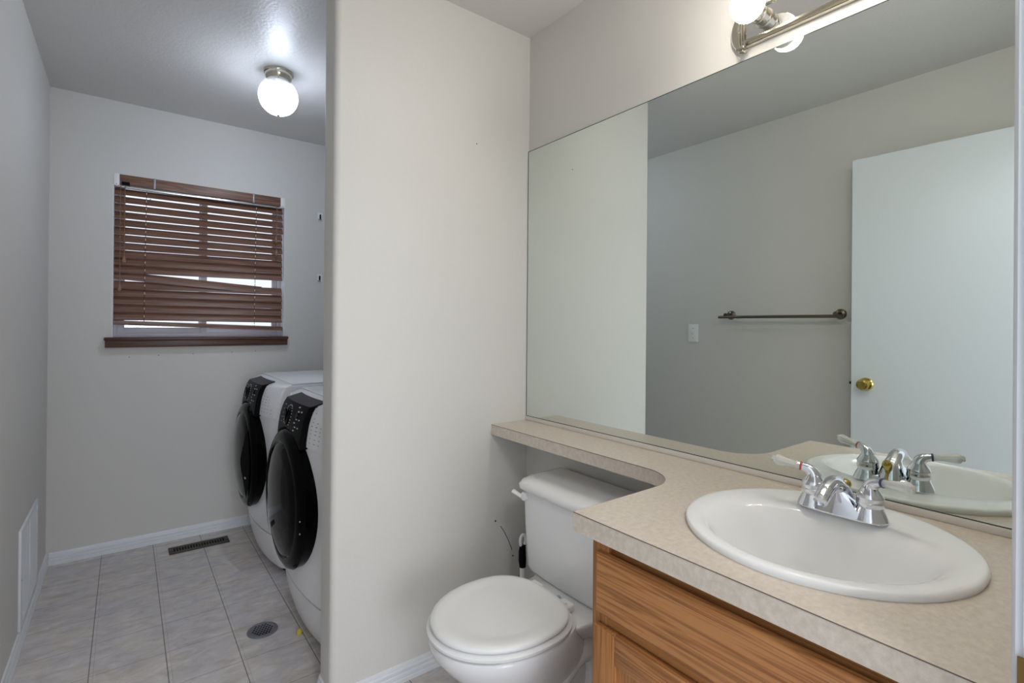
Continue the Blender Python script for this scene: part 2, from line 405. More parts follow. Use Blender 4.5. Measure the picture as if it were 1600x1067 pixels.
sash(WX0+.022, .385, B+.080, B+.104, .032, 'sliding_sash'); sash(.345, WX1-.022, B+.106, B+.130, .030, 'fixed_sash')
# painted reveal strips left and right of the blind
bm = new(); box(bm, WX0, WX0+.004, B, B+.075, WZ0, WZ1); box(bm, WX1-.004, WX1, B, B+.075, WZ0, WZ1); box(bm, WX0, WX1, B, B+.075, WZ1-.004, WZ1)
obj('reveal', bm, TRIM, win)
bm = new(); box(bm, -.092, .820, B-.032, B, 1.106, 1.146, bev=.003); box(bm, -.096, .824, B-.040, B+.074, 1.144, 1.161, bev=.004)
obj('window_sill', bm, SILLW, win)['label'] = 'dark brown wooden sill'

# ================================================================== BLIND
bl = thing('venetian_blind', 'brown wooden venetian blind with one broken slat over the laundry window', 'blind', (.37, B+.03, 2.0))
bx0, bx1 = -.058, .797
yb = B+.032
bm = new(); box(bm, bx0+.018, bx1-.018, B-.002, B+.007, 1.993, 2.0475, bev=.002); obj('valance', bm, BROWNX, bl)
bm = new(); box(bm, bx0+.004, bx1-.004, B+.016, B+.062, 1.981, 2.040); box(bm, bx0+.02, bx1-.02, B+.004, B+.02, 1.977, 1.990, bev=.002); obj('headrail', bm, ALU, bl)['label'] = 'pale metal headrail'
for x in (WX0+.001, WX1-.027):
    bm = new(); box(bm, x, x+.026, B-.004, B+.06, 1.984, 2.048, bev=.002); o = obj('mounting_bracket', bm, PLAS, bl)
    bm = new(); lathe(bm, [(.0025, 0), (.0025, .001)], (x+.013, B-.004, 1.992), (0, -1, 0), 8); obj('screw', bm, GREYM, o)
for x in (.118, .622):
    bm = new(); box(bm, x-.005, x+.005, B-.005, B+.002, 1.990, 2.049, bev=.001); obj('valance_clip', bm, GREYM, bl)
bm = new(); box(bm, bx0+.03, bx0+.065, B-.006, B+.002, 1.992, 2.008); obj('cord_lock', bm, BLKR, bl)
def slat(bm, x0, x1, zl, zr, tilt, wdt=.050, th=.0026, skew=0):
    """zl, zr = height of the room-side lower edge at the two ends"""
    n = 5; rings = []
    for x, z in ((x0, zl), (x1, zr)):
        top, bot = [], []
        for k in range(n):
            s = k/(n-1); u = s*wdt; crown = .0022*math.sin(PI*s)
            y = yb-.016+u*math.cos(tilt)-crown*math.sin(tilt); zz = z+u*math.sin(tilt)+crown*math.cos(tilt)
            top.append(Vector((x+skew*(s if x == x1 else 0), y-th/2*math.sin(tilt), zz+th/2*math.cos(tilt))))
            bot.append(Vector((x+skew*(s if x == x1 else 0), y+th/2*math.sin(tilt), zz-th/2*math.cos(tilt))))
        rings.append(top+bot[::-1])
    loft(bm, rings)
bm = new()
PITCH = .0428
for k in range(-1, 17):
    if k == 11: continue
    z = 1.940-PITCH*k
    tl = math.radians(49 + (k+1)*.75 if k < 9 else 60)
    rg = 0.006 if k < 11 else (.002 - (k-11)*.002)
    slat(bm, bx0+random.uniform(-.001, .001), bx1+random.uniform(-.003, .002), z, z+rg+random.uniform(-.001, .001), tl+random.uniform(-.02, .02))
obj('slats', bm, BROWNX, bl)
bm = new(); slat(bm, bx0, .660, 1.479, 1.430, math.radians(62), skew=.02); obj('broken_slat', bm, BROWNX, bl)['label'] = 'sagging slat snapped short at the right'
bm = new(); loft(bm, [[Vector((x, yb-.014, z)), Vector((x, yb+.026, z+.004)), Vector((x, yb+.026, z+.026)), Vector((x, yb-.014, z+.022))] for x, z in ((bx0, 1.229), (bx1, 1.198))])
obj('bottom_rail', bm, BROWNX, bl)
for x in (.083, .640):
    bm = new(); tube(bm, [(x, yb-.021, 1.985), (x-.004, yb-.021, 1.6), (x-.006, yb-.019, 1.24-.025*(x/.8))], .0016, 6)
    obj('ladder_cord', bm, LCORD, bl)
def pull(x, z0, z1, dx=0):
    bm = new(); tube(bm, [(x, B-.002, z0), (x+dx*.5, B-.006, (z0+z1)/2), (x+dx, B-.007, z1)], .0012, 6); o = obj('pull_cord', bm, CORD, bl)
    bm = new(); lathe(bm, [(.003, 0), (.006, -.008), (.0085, -.022), (.0085, -.032), (.006, -.036)], (x+dx, B-.008, z1+.004), (0, 0, 1), 12); obj('tassel', bm, CORD, o)
pull(-.032, 1.99, 1.445); pull(-.013, 1.99, 1.60, -.001); pull(.755, 1.99, 1.79, -.004); pull(.762, 1.99, 1.705, -.008)

# ================================================================== WALL CLIPS by the partition
for z, lab in ((1.955, 'upper of two small metal shelf clips on far wall beside the partition'), (1.545, 'lower of two small metal shelf clips on far wall beside the partition')):
    t = thing('shelf_clip', lab, 'bracket', (1.02, B, z), 'small metal clips on the far wall')
    bm = new(); box(bm, 1.008, 1.040, B-.004, B, z-.022, z+.030, bev=.0015); obj('plate', bm, PLAS, t)
    bm = new(); box(bm, 1.020, 1.027, B-.016, B-.003, z-.012, z+.018, bev=.002); obj('slot', bm, BLKR, t)
    bm = new(); tube(bm, [(1.014, B-.004, z-.014), (1.02, B-.016, z-.019), (1.028, B-.016, z-.016)], .003, 8); obj('hook', bm, GREYM, t)

# ================================================================== LEFT WALL GRILLE, FLOOR REGISTER, DRAIN
g = thing('return_grille', 'white louvred return air grille low on the left wall', 'vent', (L, 2.87, .07))
gy0, gy1, gz0, gz1 = 2.645, 3.10, .068, .448
bm = new()
for a in ((gy0, gy0+.022, gz0, gz1), (gy1-.022, gy1, gz0, gz1), (gy0+.022, gy1-.022, gz0, gz0+.022), (gy0+.022, gy1-.022, gz1-.022, gz1)): box(bm, L, L+.009, *a, bev=.002)
obj('frame', bm, TRIM, g)
bm = new(); n = 30
for i in range(n):
    z = gz0+.024+(gz1-gz0-.048)*(i+.5)/n
    loft(bm, [[Vector((L+.0005, y, z+.006)), Vector((L+.0075, y, z-.005)), Vector((L+.0085, y, z-.004)), Vector((L+.0015, y, z+.007))] for y in (gy0+.02, gy1-.02)])
obj('louvres', bm, TRIM, g)
bm = new(); box(bm, L, L+.0008, gy0+.02, gy1-.02, gz0+.02, gz1-.02); obj('duct_opening', bm, GREYM, g)
bm = new(); box(bm, L+.004, L+.009, 2.865, 2.871, gz0+.02, gz1-.02); obj('mullion', bm, TRIM, g)
for y in (gy0+.011, gy1-.011):
    bm = new(); lathe(bm, [(.003, 0), (.002, .0012)], (L+.009, y, .26), (1, 0, 0), 8); obj('screw', bm, GREYM, g)

rg = thing('floor_register', 'brown slotted floor register under the window wall', 'vent', (.333, 3.298, 0))
rx0, rx1, ry0, ry1 = .190, .476, 3.252, 3.346
bm = new(); lip = .022
for a in ((rx0, rx1, ry0, ry0+lip), (rx0, rx1, ry1-lip, ry1), (rx0, rx0+.02, ry0+lip, ry1-lip), (rx1-.02, rx1, ry0+lip, ry1-lip)): box(bm, *a, 0, .006, bev=.0015)
obj('frame', bm, VENTM, rg)
bm = new(); n = 19
for i in range(n+1):
    x = rx0+.02+(rx1-rx0-.04)*i/n; box(bm, x-.0026, x+.0026, ry0+lip-.002, ry1-lip+.002, .001, .005)
obj('slats', bm, VENTM, rg)
obj('duct_opening', B_(rx0+.015, rx1-.015, ry0+.015, ry1-.015, 0, .0012), DARK, rg)

dr = thing('floor_drain', 'round grey metal floor drain in front of the washing machines', 'drain', (.4476, 2.238, 0))
bm = new(); lathe(bm, [(.057, 0), (.057, .002), (.054, .0045), (.044, .0052), (.042, .004), (.002, .004)], (.4476, 2.238, 0), (0, 0, 1), 40); obj('grate', bm, GREYM, dr)
bm = new()
for i in range(-3, 4):
    for j in range(-3, 4):
        x = i*.0118+(.0059 if j % 2 else 0); y = j*.0112
        if math.hypot(x, y) < .039: lathe(bm, [(.0041, 0), (.0041, .0004)], (.4476+x, 2.238+y, .0041), (0, 0, 1), 8)
obj('holes', bm, DARK, dr)

# ================================================================== LAUNDRY CEILING LIGHT
lx, ly = .566, 2.595
lt = thing('globe_ceiling_light', 'ribbed glass globe light with nickel canopy on laundry ceiling', 'ceiling light', (lx, ly, HC))
bm = new(); lathe(bm, [(.066, 0), (.067, -.006), (.064, -.012), (.060, -.014), (.0585, -.03), (.052, -.038), (.048, -.042), (.047, -.05)], (lx, ly, HC), (0, 0, 1), 40); obj('canopy', bm, NICKEL, lt)
bm = new(); n = 96; rings = []; R = .086; gc = HC-.116
for k in range(0, 25):
    a = .50+(PI-.50-.02)*k/24; rr = R*math.sin(a); z = gc+R*math.cos(a)*1.02
    rings.append([Vector((lx+(rr+(.0011 if i % 2 else 0)*min(1, rr/.03))*math.cos(2*PI*i/n), ly+(rr+(.0011 if i % 2 else 0)*min(1, rr/.03))*math.sin(2*PI*i/n), z)) for i in range(n)])
loft(bm, rings, cap0=False); obj('glass_globe', bm, GLOBE, lt, smooth=80)
# bulb: opaque body towards the canopy, glowing dome facing down
bm = new(); lathe(bm, [(.013, .058), (.0135, .040), (.020, .028), (.029, .008), (.032, -.006), (.0325, -.012), (.001, -.0125)], (lx, ly, gc), (0, 0, 1), 28); lbulb = obj('bulb', bm, PLAS, lt)
bm = new(); lathe(bm, [(.0315*math.cos(a), -.013-.034*math.sin(a)) for a in [PI/2*i/10 for i in range(11)]], (lx, ly, gc), (0, 0, 1), 28); obj('bulb_dome', bm, BULBC, lbulb)
bm = new(); lathe(bm, [(.007, 0), (.007, -.004), (.003, -.009)], (lx, ly, gc-R*1.02+.001), (0, 0, 1), 12); obj('finial', bm, NICKEL, lt)
for a in (0.35, 2.45, 4.5):
    bm = new(); d = Vector((math.cos(a), math.sin(a), 0)); tube(bm, [V(lx, ly, HC-.043)+d*.044, V(lx, ly, HC-.043)+d*.058], .003, 8); obj('thumb_screw', bm, BRASS, lt)

# ================================================================== WASHER AND DRYER
def machine(name, yc, label, side, big):
    """front faces -x; side = +1 when the door's finger scoop is on the +y side"""
    wd = .686; y0, y1 = yc-wd/2, yc+wd/2; xb = 1.33
    t = thing(name, label, 'washing machine' if big else 'dryer', (.95, yc, 0))
    def xf(y, z):
        zz = [(.0, .592), (.05, .575), (.10, .560), (.18, .548), (.30, .540), (.55, .537), (.72, .537), (.80, .541), (.86, .550), (.90, .562), (.925, .576), (.935, .592)]
        for (za, xa), (zb, xc) in zip(zz, zz[1:]):
            if z <= zb: x = xa+(xc-xa)*(z-za)/(zb-za); break
        else: x = zz[-1][1]
        s = abs(y-yc)/(wd/2)
        return x+.045*s**2.2
    def ring(z, inset=0, dx=0):
        ys = [y0+inset+(wd-2*inset)*i/24 for i in range(25)]
        front = [Vector((xf(y, min(z, .94))+dx, y, z)) for y in ys]
        # round the vertical front edges a little
        front[0].x += .012; front[-1].x += .012
        return front+[Vector((xb, y1-inset, z)), Vector((xb, y0+inset, z))]
    bm = new(); rings = [ring(z) for z in (.025, .05, .08, .12, .16, .19)]; loft(bm, rings); obj('kick_panel', bm, APPL, t)
    bm = new(); rings = [ring(z) for z in (.1965, .24, .30, .38, .46, .54, .62, .70, .76, .80, .83, .86, .88, .90, .915, .925)]
    rings += [ring(.933, .003, .006), ring(.9365, .012, .016)]
    loft(bm, rings); obj('cabinet', bm, APPL, t)
    bm = new(); box(bm, .66, xb, y0+.006, y1-.006, .936, .944, bev=.003); obj('top', bm, APPL, t)
    obj('panel_seam', B_(.60, xb-.02, y0+.006, y1-.006, .188, .198), BLKR, t)
    for yy in (y0+.06, y1-.06):
        for xx in (.66, xb-.06):
            bm = new(); lathe(bm, [(.022, 0), (.022, .012), (.012, .014), (.012, .03)], (xx, yy, 0), (0, 0, 1), 14); obj('foot', bm, BLKR, t)
    # white console either side of the black pod
    def patch(bm, ya, yb2, za, zb, off, thick=.012, n=12, mz=8, arc=None):
        grid = []
        for j in range(mz+1):
            row = []
            for i in range(n+1):
                y = ya+(yb2-ya)*i/n; zlo = za+(arc(y) if arc else 0); z = zlo+(zb-zlo)*j/mz
                row.append(Vector((xf(y, z)-off, y, z)))
            grid.append(row)
        back = [[p+Vector((off+thick, 0, 0)) for p in row] for row in grid]
        fv = [[bm.verts.new(p) for p in row] for row in grid]; bv = [[bm.verts.new(p) for p in row] for row in back]
        for j in range(mz):
            for i in range(n):
                bm.faces.new((fv[j][i], fv[j][i+1], fv[j+1][i+1], fv[j+1][i])); bm.faces.new((bv[j][i], bv[j+1][i], bv[j+1][i+1], bv[j][i+1]))
        for i in range(n):
            bm.faces.new((fv[0][i], bv[0][i], bv[0][i+1], fv[0][i+1])); bm.faces.new((fv[mz][i], fv[mz][i+1], bv[mz][i+1], bv[mz][i]))
        for j in range(mz):
            bm.faces.new((fv[j][0], fv[j+1][0], bv[j+1][0], bv[j][0])); bm.faces.new((fv[j][n], bv[j][n], bv[j+1][n], fv[j+1][n]))
    hw = .172
    bm = new(); patch(bm, y0+.012, yc-hw+.004, .775, .922, .005); o = obj('right_console', bm, PANEL, t)
    bm = new()
    rows = [(.905, 1), (.885, 1), (.872, 2), (.858, 3), (.844, 3), (.830, 3), (.812, 4), (.796, 4)]
    for z, nn in rows:
        for q in range(nn):
            y = yc-hw-.022-q*.034-(.004 if nn < 3 else 0)
            ww = .011 if q % 2 else .007
            if y-ww > y0+.02: patch(bm, y-ww, y, z-.0011, z+.0011, .0056, .0002, 1, 1)
    obj('printed_marks', bm, GMARK, o)
    bm = new(); patch(bm, yc+hw-.004, y1-.012, .775, .922, .005); obj('left_console', bm, PANEL, t)
    # black pod above the door
    arc = lambda y: .085*((abs(y-yc)/hw)**2)*0-.02*0
    zc, R = .545, .269
    def parc(y):
        d = abs(y-yc); rr = R+.012
        return (zc+math.sqrt(max(rr*rr-d*d, 0)))-.72
    bm = new(); patch(bm, yc-hw, yc+hw, .72, .926, .030, .03, 24, 8, parc)
    # sloping cap of the pod
    grid = []
    pod = obj('control_pod', bm, BLKS, t)
    bm = new(); rows = []
    for j in range(5):
        s = j/4; rows.append([bm.verts.new((xf(y, .926)-.030+s*.060, y, .926+.016*s-.0*s)) for y in [yc-hw+2*hw*i/16 for i in range(17)]])
    for j in range(4):
        for i in range(16): bm.faces.new((rows[j][i], rows[j][i+1], rows[j+1][i+1], rows[j+1][i]))
    low = [[bm.verts.new(v.co+Vector((.0, 0, -.006))) for v in rr] for rr in rows]
    for j in range(4):
        for i in range(16): bm.faces.new((low[j][i], low[j+1][i], low[j+1][i+1], low[j][i+1]))
    for i in range(16): bm.faces.new((rows[0][i], low[0][i], low[0][i+1], rows[0][i+1])); bm.faces.new((rows[4][i], rows[4][i+1], low[4][i+1], low[4][i]))
    for j in range(4): bm.faces.new((rows[j][0], rows[j+1][0], low[j+1][0], low[j][0])); bm.faces.new((rows[j][16], low[j][16], low[j+1][16], rows[j+1][16]))
    obj('pod_cap', bm, mat('grey_cap', (50, 48, 53), .4, spec=.2), pod)
    # knob with indicator marks
    kz = .868; kn = Vector((-1, 0, .22)).normalized()
    kx = xf(yc+.02, kz)-.030
    bm = new(); lathe(bm, [(.034, 0), (.033, .003), (.030, .0045), (.001, .0045)], (kx, yc+.02, kz), kn, 28)
    box(bm, kx-.011, kx-.001, yc+.016, yc+.024, kz-.024, kz+.032, bev=.002)
    obj('dial', bm, BLK, pod)
    bm = new(); rnd = random.Random(3 if big else 5)
    for k in range(18):
        a = -2.3+4.6*k/17; y = yc+.02+math.sin(a)*.050; z = kz+math.cos(a)*.044
        if z < .915: patch(bm, y-.0045, y+.0045, z-.0016, z+.0016, .0306, .0002, 1, 1)
    for q in range(7):
        z = .915-q*.0145; y = yc-.085-(q % 2)*.012
        if z > .79: patch(bm, y-.010, y+.004, z-.002, z+.002, .0306, .0002, 1, 1)
    for q in range(5):
        z = .905-q*.017; y = yc+.105; patch(bm, y-.006, y+.006, z-.0014, z+.0014, .0306, .0002, 1, 1)
    for q in range(3): patch(bm, yc-.135, yc-.125, .90-q*.03, .904-q*.03, .0306, .0002, 1, 1)
    obj('printed_marks', bm, MARK, pod)
    bm = new(); lathe(bm, [(.012, 0), (.011, .004), (.001, .005)], (xf(yc-.10, .885)-.030, yc-.10, .885), kn, 16); obj('start_button', bm, BLK, pod)
    # round door
    dx = .545; ax = (-1, 0, 0)
    bm = new(); lathe(bm, [(R-.03, -.05), (R-.004, -.045), (R+.001, .012), (R+.004, .026), (R-.004, .040), (R-.022, .050), (R-.040, .052), (R-.046, .048)], (dx, yc, zc), ax, 72); door = obj('door', bm, BLK, t)
    bm = new(); lathe(bm, [(R-.046, .044), (R-.058, .056), (.18, .064), (.13, .074), (.07, .080), (.001, .082)], (dx, yc, zc), ax, 72); obj('door_glass', bm, DGLASS, door)
    # finger scoop, a dark crescent let into one side of the glass
    bm = new(); rows = []
    for i in range(17):
        a = -.85+1.7*i/16; ro = R-.030; inner = ro-.125*math.cos(a/.85*PI/2)**.8 if abs(a) < .849 else ro
        ring_ = []
        for s in (0, .33, .66, 1):
            rr = ro+(inner-ro)*s; hh = .0535+.024*min(1, max(0, (R-.03-rr))/.145)+.003
            ring_.append(bm.verts.new((dx-hh, yc+side*rr*math.cos(a), zc+rr*math.sin(a)-.01)))
        rows.append(ring_)
    for i in range(16):
        for k in range(3):
            bm.faces.new((rows[i][k], rows[i][k+1], rows[i+1][k+1], rows[i+1][k]))
    bmesh.ops.solidify(bm, geom=list(bm.faces), thickness=.004)
    obj('door_handle', bm, BLKR, door)
    if not big:
        bm = new(); x = dx-.0655
        for q in range(6): box(bm, x-.001, x+.004, yc-.185+q*.009, yc-.179+q*.009, zc-.085, zc-.077)
        obj('emblem', bm, MARK, door)
    for q in (-.06, -.015):
        bm = new(); lathe(bm, [(.004, 0), (.003, .003)], (dx-.042, yc-side*(R-.012), zc+q), ax, 8); obj('hinge_screw', bm, GREYM, door)
    return t
machine('clothes_dryer', 3.015, 'white front loading dryer with black round door, nearer the window wall', -1, False).name = 'clothes_dryer'
machine('washing_machine', 2.168, 'white front loading washer with black round door, nearer the partition', 1, True)

bm = new(); lathe(bm, [(.010, 0), (.012, .006), (.010, .016), (.005, .022)], (.560, 2.125, .0), (0, 0, 1), 14)
tag(obj('yellow_cap', bm, YEL, loc=(.560, 2.125, 0)), 'small yellow plastic cap on floor under the near washing machine', 'cap')

# ================================================================== MIRROR
mr = thing('wall_mirror', 'wide frameless mirror above the counter', 'mirror', (M, .85, ZC))
my0, my1 = FW+.003, P-.004
bm = new(); box(bm, M-.006, M-.0005, my0, my1, ZB, ZM); gl = obj('glass', bm, MIRR, mr, smooth=0)
bm = new()
box(bm, M-.0064, M-.0004, my0, my1, ZM, ZM+.0022); box(bm, M-.0064, M-.0004, my1, my1+.0026, ZB, ZM+.0022); box(bm, M-.0064, M-.0004, my0, my1, ZB-.0022, ZB)
obj('glass_edge', bm, MEDGE, mr, smooth=0)
bm = new(); box(bm, M-.010, M-.0004, my0, my1+.003, ZC+.0005, ZB-.0025, bev=.001); obj('bottom_channel', bm, mat('pale_channel', (226, 220, 212), .3), mr)

# ================================================================== COUNTERTOP
XS, XC, YC0 = 1.147, .7526, .7686
SX, SY, SR = 1.045, .409, .237
THK = .040
# outline: start at back-left, along the wall end, shelf front, concave fillet, counter end, front
def fillet_pts():
    """inside corner between shelf front (x = XS) and counter end (y = YC0), radius rr"""
    rr = .115; cx, cy = XS-rr, YC0+rr
    return [(cx+rr*math.cos(a), cy+rr*math.sin(a)) for a in [-i*PI/2/14 for i in range(15)]]
outl = [(M-.0005, P-.0015), (XS, P-.0015)] + fillet_pts() + [(XC, YC0), (XC, FW+.002), (M-.0005, FW+.002)]
ct = thing('countertop', 'beige speckled laminate countertop with narrow banjo shelf over the toilet', 'countertop', (1.05, .43, ZC))
def holed_slab(outl, hole, z0, z1):
    bm = new()
    o0 = [bm.verts.new((x, y, z1)) for x, y in outl]; h0 = [bm.verts.new((x, y, z1)) for x, y in hole]
    eds = [bm.edges.new((a, b)) for l in (o0, h0) for a, b in zip(l, l[1:]+l[:1])]
    bmesh.ops.triangle_fill(bm, use_beauty=True, use_dissolve=False, edges=eds)
    fs = list(bm.faces); ex = bmesh.ops.extrude_face_region(bm, geom=fs)
    bmesh.ops.translate(bm, verts=[v for v in ex['geom'] if isinstance(v, bmesh.types.BMVert)], vec=(0, 0, z0-z1))
    return bm
hole = [(SX+(SR-.02)*math.cos(2*PI*i/56), SY+(SR-.02)*math.sin(2*PI*i/56)) for i in range(56)]
obj('slab', holed_slab(outl, hole, ZC-THK, ZC), LAMI, ct, smooth=30)
# thin dark joint of the laminate along the exposed edge
edge = [Vector((x, y, ZC-.0008)) for x, y in outl[1:-1]]
bm = new()
for a, b in zip(edge, edge[1:]):
    d = (b-a).normalized(); nrm = Vector((d.y, -d.x, 0))
    nrm = nrm if True else nrm
    loft(bm, [[p+nrm*-.0007+V(0, 0, .0006), p+nrm*.0009+V(0, 0, .0006), p+nrm*.0009-V(0, 0, .0008), p-nrm*.0007-V(0, 0, .0008)] for p in (a, b)])
obj('laminate_joint', bm, mat('dark_joint', (112, 98, 88), .6), ct)

# ================================================================== VANITY CABINET
vc = thing('vanity_cabinet', 'oak vanity cabinet with false drawer and panelled doors under the sink', 'cabinet', (1.05, .41, 0))
vx, vy1, vy0, vt = .777, .735, FW+.002, ZC-THK
bm = new()
box(bm, vx+.018, M-.0005, vy1-.016, vy1, 0, vt); box(bm, vx+.018, M-.0005, vy0, vy0+.016, 0, vt)      # sides
box(bm, vx+.02, M-.001, vy0+.016, vy1-.016, .10, .116); box(bm, M-.012, M-.0005, vy0+.016, vy1-.016, .116, vt)   # deck, back
box(bm, vx+.075, vx+.09, vy0+.016, vy1-.016, 0, .10)                                                     # toe kick
obj('carcass', bm, OAKZ, vc)
bm = new()
for a, b in ((vy1-.042, vy1), (vy0, vy0+.042)):
    bm = new(); box(bm, vx, vx+.019, a, b, .10, vt, bev=.0012); obj('frame_stile', bm, OAKZ, vc)
for a, b in ((vt-.035, vt), (.615, .675), (.10, .14)):
    bm = new(); box(bm, vx+(.012 if b == vt else 0), vx+.0195, vy0+.042, vy1-.042, a, b, bev=.001); obj('frame_rail', bm, OAKY, vc)
bm = new(); fx = vx-.019; ya, yb_ = vy0+.014, vy1-.020; za, zb = .664, .787
# false drawer front with a finger-pull bevel round its edge
loft(bm, [[V(fx+.0185, ya, za), V(fx+.0185, yb_, za), V(fx+.0185, yb_, zb), V(fx+.0185, ya, zb)],
          [V(fx+.012, ya, za), V(fx+.012, yb_, za), V(fx+.012, yb_, zb), V(fx+.012, ya, zb)],
          [V(fx+.004, ya+.004, za+.004), V(fx+.004, yb_-.004, za+.004), V(fx+.004, yb_-.004, zb-.004), V(fx+.004, ya+.004, zb-.004)],
          [V(fx, ya+.009, za+.009), V(fx, yb_-.009, za+.009), V(fx, yb_-.009, zb-.009), V(fx, ya+.009, zb-.009)]])
obj('drawer_front', bm, OAKY, vc)
def cab_door(y0, y1, z0, z1):
    d = bpy.data.objects.new('cabinet_door', None); COL.objects.link(d); d.parent = vc; WL[d.name] = WL['vanity_cabinet']
    s = .058
    for a, b in ((y0, y0+s), (y1-s, y1)):
        bm = new(); box(bm, fx, fx+.0185, a, b, z0, z1, bev=.004); obj('stile', bm, OAKZ, d)
    for a, b in ((z0, z0+s), (z1-s, z1)):
        bm = new(); box(bm, fx+.0008, fx+.0185, y0+s-.001, y1-s+.001, a, b, bev=.003); obj('rail', bm, OAKY, d)
    bm = new(); box(bm, fx+.010, fx+.016, y0+s-.008, y1-s+.008, z0+s-.008, z1-s+.008); obj('panel', bm, OAKZ, d)
cab_door(.414, vy1-.018, .122, .642); cab_door(vy0+.014, .408, .122, .642)

# ================================================================== SINK
sk = thing('round_sink', 'round white drop-in porcelain sink in the beige counter', 'sink', (SX, SY, ZC))
bm = new(); N = 72; rings = []
def sring(dx, af, ab, b, z, p=2.0):
    pts = []
    for i in range(N):
        a = 2*PI*i/N; c, s = math.cos(a), math.sin(a)
        rx = ab if c > 0 else af
        pts.append(Vector((SX+dx+rx*math.copysign(abs(c)**(2/p), c), SY+b*math.copysign(abs(s)**(2/p), s), ZC+z)))
    return pts
S = SR
prof = [(0, S-.012, S-.012, S-.012, .0002), (0, S-.001, S-.001, S-.001, .0002), (0, S+.0005, S+.0005, S+.0005, .006), (0, S-.0005, S-.0005, S-.0005, .0105), (0, S-.003, S-.003, S-.003, .0128), (0, S-.008, S-.008, S-.008, .0138), (0, S-.016, S-.016, S-.016, .0139),
        (-.004, S-.027, S-.050, S-.027, .0132), (-.010, S-.036, S-.098, S-.036, .0116), (-.013, S-.044, S-.112, S-.045, .0075), (-.016, S-.050, S-.120, S-.052, .001), (-.018, S-.058, S-.127, S-.062, -.011),
        (-.020, S-.068, S-.134, S-.074, -.032), (-.022, S-.082, S-.143, S-.090, -.060), (-.024, S-.108, S-.158, S-.116, -.092), (-.026, S-.148, S-.182, S-.156, -.116), (-.028, .045, .032, .040, -.130), (-.028, .021, .021, .021, -.136)]
loft(bm, [sring(*q) for q in prof], cap0=False, cap1=True); basin = obj('basin', bm, SINKP, sk, smooth=60)
bm = new(); lathe(bm, [(.0205, 0), (.0205, .002), (.017, .0035), (.013, .001), (.012, .004), (.001, .006)], (SX-.028, SY, ZC-.1355), (0, 0, 1), 28); obj('drain_stopper', bm, CHROME, sk)
# overflow slot in the front wall of the basin
ox, oz = SX-.018-(S-.058), ZC-.026
bm = new(); lathe(bm, [(.001, .0), (.010, .001), (.0105, .0), (.0105, -.004)], (0, 0, 0), (0, 0, 1), 20)
bmesh.ops.scale(bm, vec=(1.0, 1.75, 1), verts=list(bm.verts)); bmesh.ops.rotate(bm, cent=(0, 0, 0), matrix=Matrix.Rotation(math.radians(72), 3, 'Y'), verts=list(bm.verts)); bmesh.ops.translate(bm, vec=(ox+.004, SY+.012, oz), verts=list(bm.verts))
ov = obj('overflow_hole', bm, DARK, sk)
bm = new(); lathe(bm, [(.001, .0), (.0145, .0004), (.0145, -.004)], (0, 0, 0), (0, 0, 1), 20)
bmesh.ops.scale(bm, vec=(1.0, 1.6, 1), verts=list(bm.verts)); bmesh.ops.rotate(bm, cent=(0, 0, 0), matrix=Matrix.Rotation(math.radians(72), 3, 'Y'), verts=list(bm.verts)); bmesh.ops.translate(bm, vec=(ox+.0028, SY+.010, oz-.003), verts=list(bm.verts))
obj('rust_stain', bm, STAIN, ov)

# ================================================================== FAUCET
FX, FY, FZ = 1.167, .415, ZC+.0132
fc = thing('sink_faucet', 'chrome two handle faucet with clear acrylic levers on the sink', 'faucet', (FX, FY, FZ))
bm = new(); rings = []
def frng(hx, hy, z, p=3.0, dx=0):
    return [Vector((FX+dx+hx*math.copysign(abs(math.cos(a))**(2/p), math.cos(a)), FY+hy*math.copysign(abs(math.sin(a))**(2/p), math.sin(a)), FZ+z)) for a in [2*PI*i/48 for i in range(48)]]
loft(bm, [frng(.027, .081, 0), frng(.0275, .0815, .004), frng(.0265, .080, .009), frng(.023, .074, .016), frng(.017, .066, .021), frng(.008, .055, .023)])
# raised bosses below the handles and the skirt of the spout
for s in (-1, 1):
    lathe(bm, [(.031, .004), (.029, .010), (.0255, .018), (.0215, .026), (.0205, .030)], (FX, FY+s*.051, FZ), (0, 0, 1), 32)
base = obj('base', bm, CHROME, fc, smooth=40)
bm = new()
path = bez((FX+.004, FY, FZ+.006), (FX+.006, FY, FZ+.056), (FX-.030, FY, FZ+.090), (FX-.090, FY, FZ+.050), 20)
rad = [.0300-.0140*min(1, i/9) if i < 10 else .0160-.0028*(i-10)/10 for i in range(21)]
tube(bm, path, rad, 24, up=(1, 0, 0))
obj('spout', bm, CHROME, fc, smooth=50)
bm = new(); e = path[-1]; d = (path[-1]-path[-3]).normalized(); lathe(bm, [(.0125, -.004), (.0132, .002), (.0132, .012), (.0105, .014), (.010, .010)], e, d, 24); obj('aerator', bm, CHROME, fc)
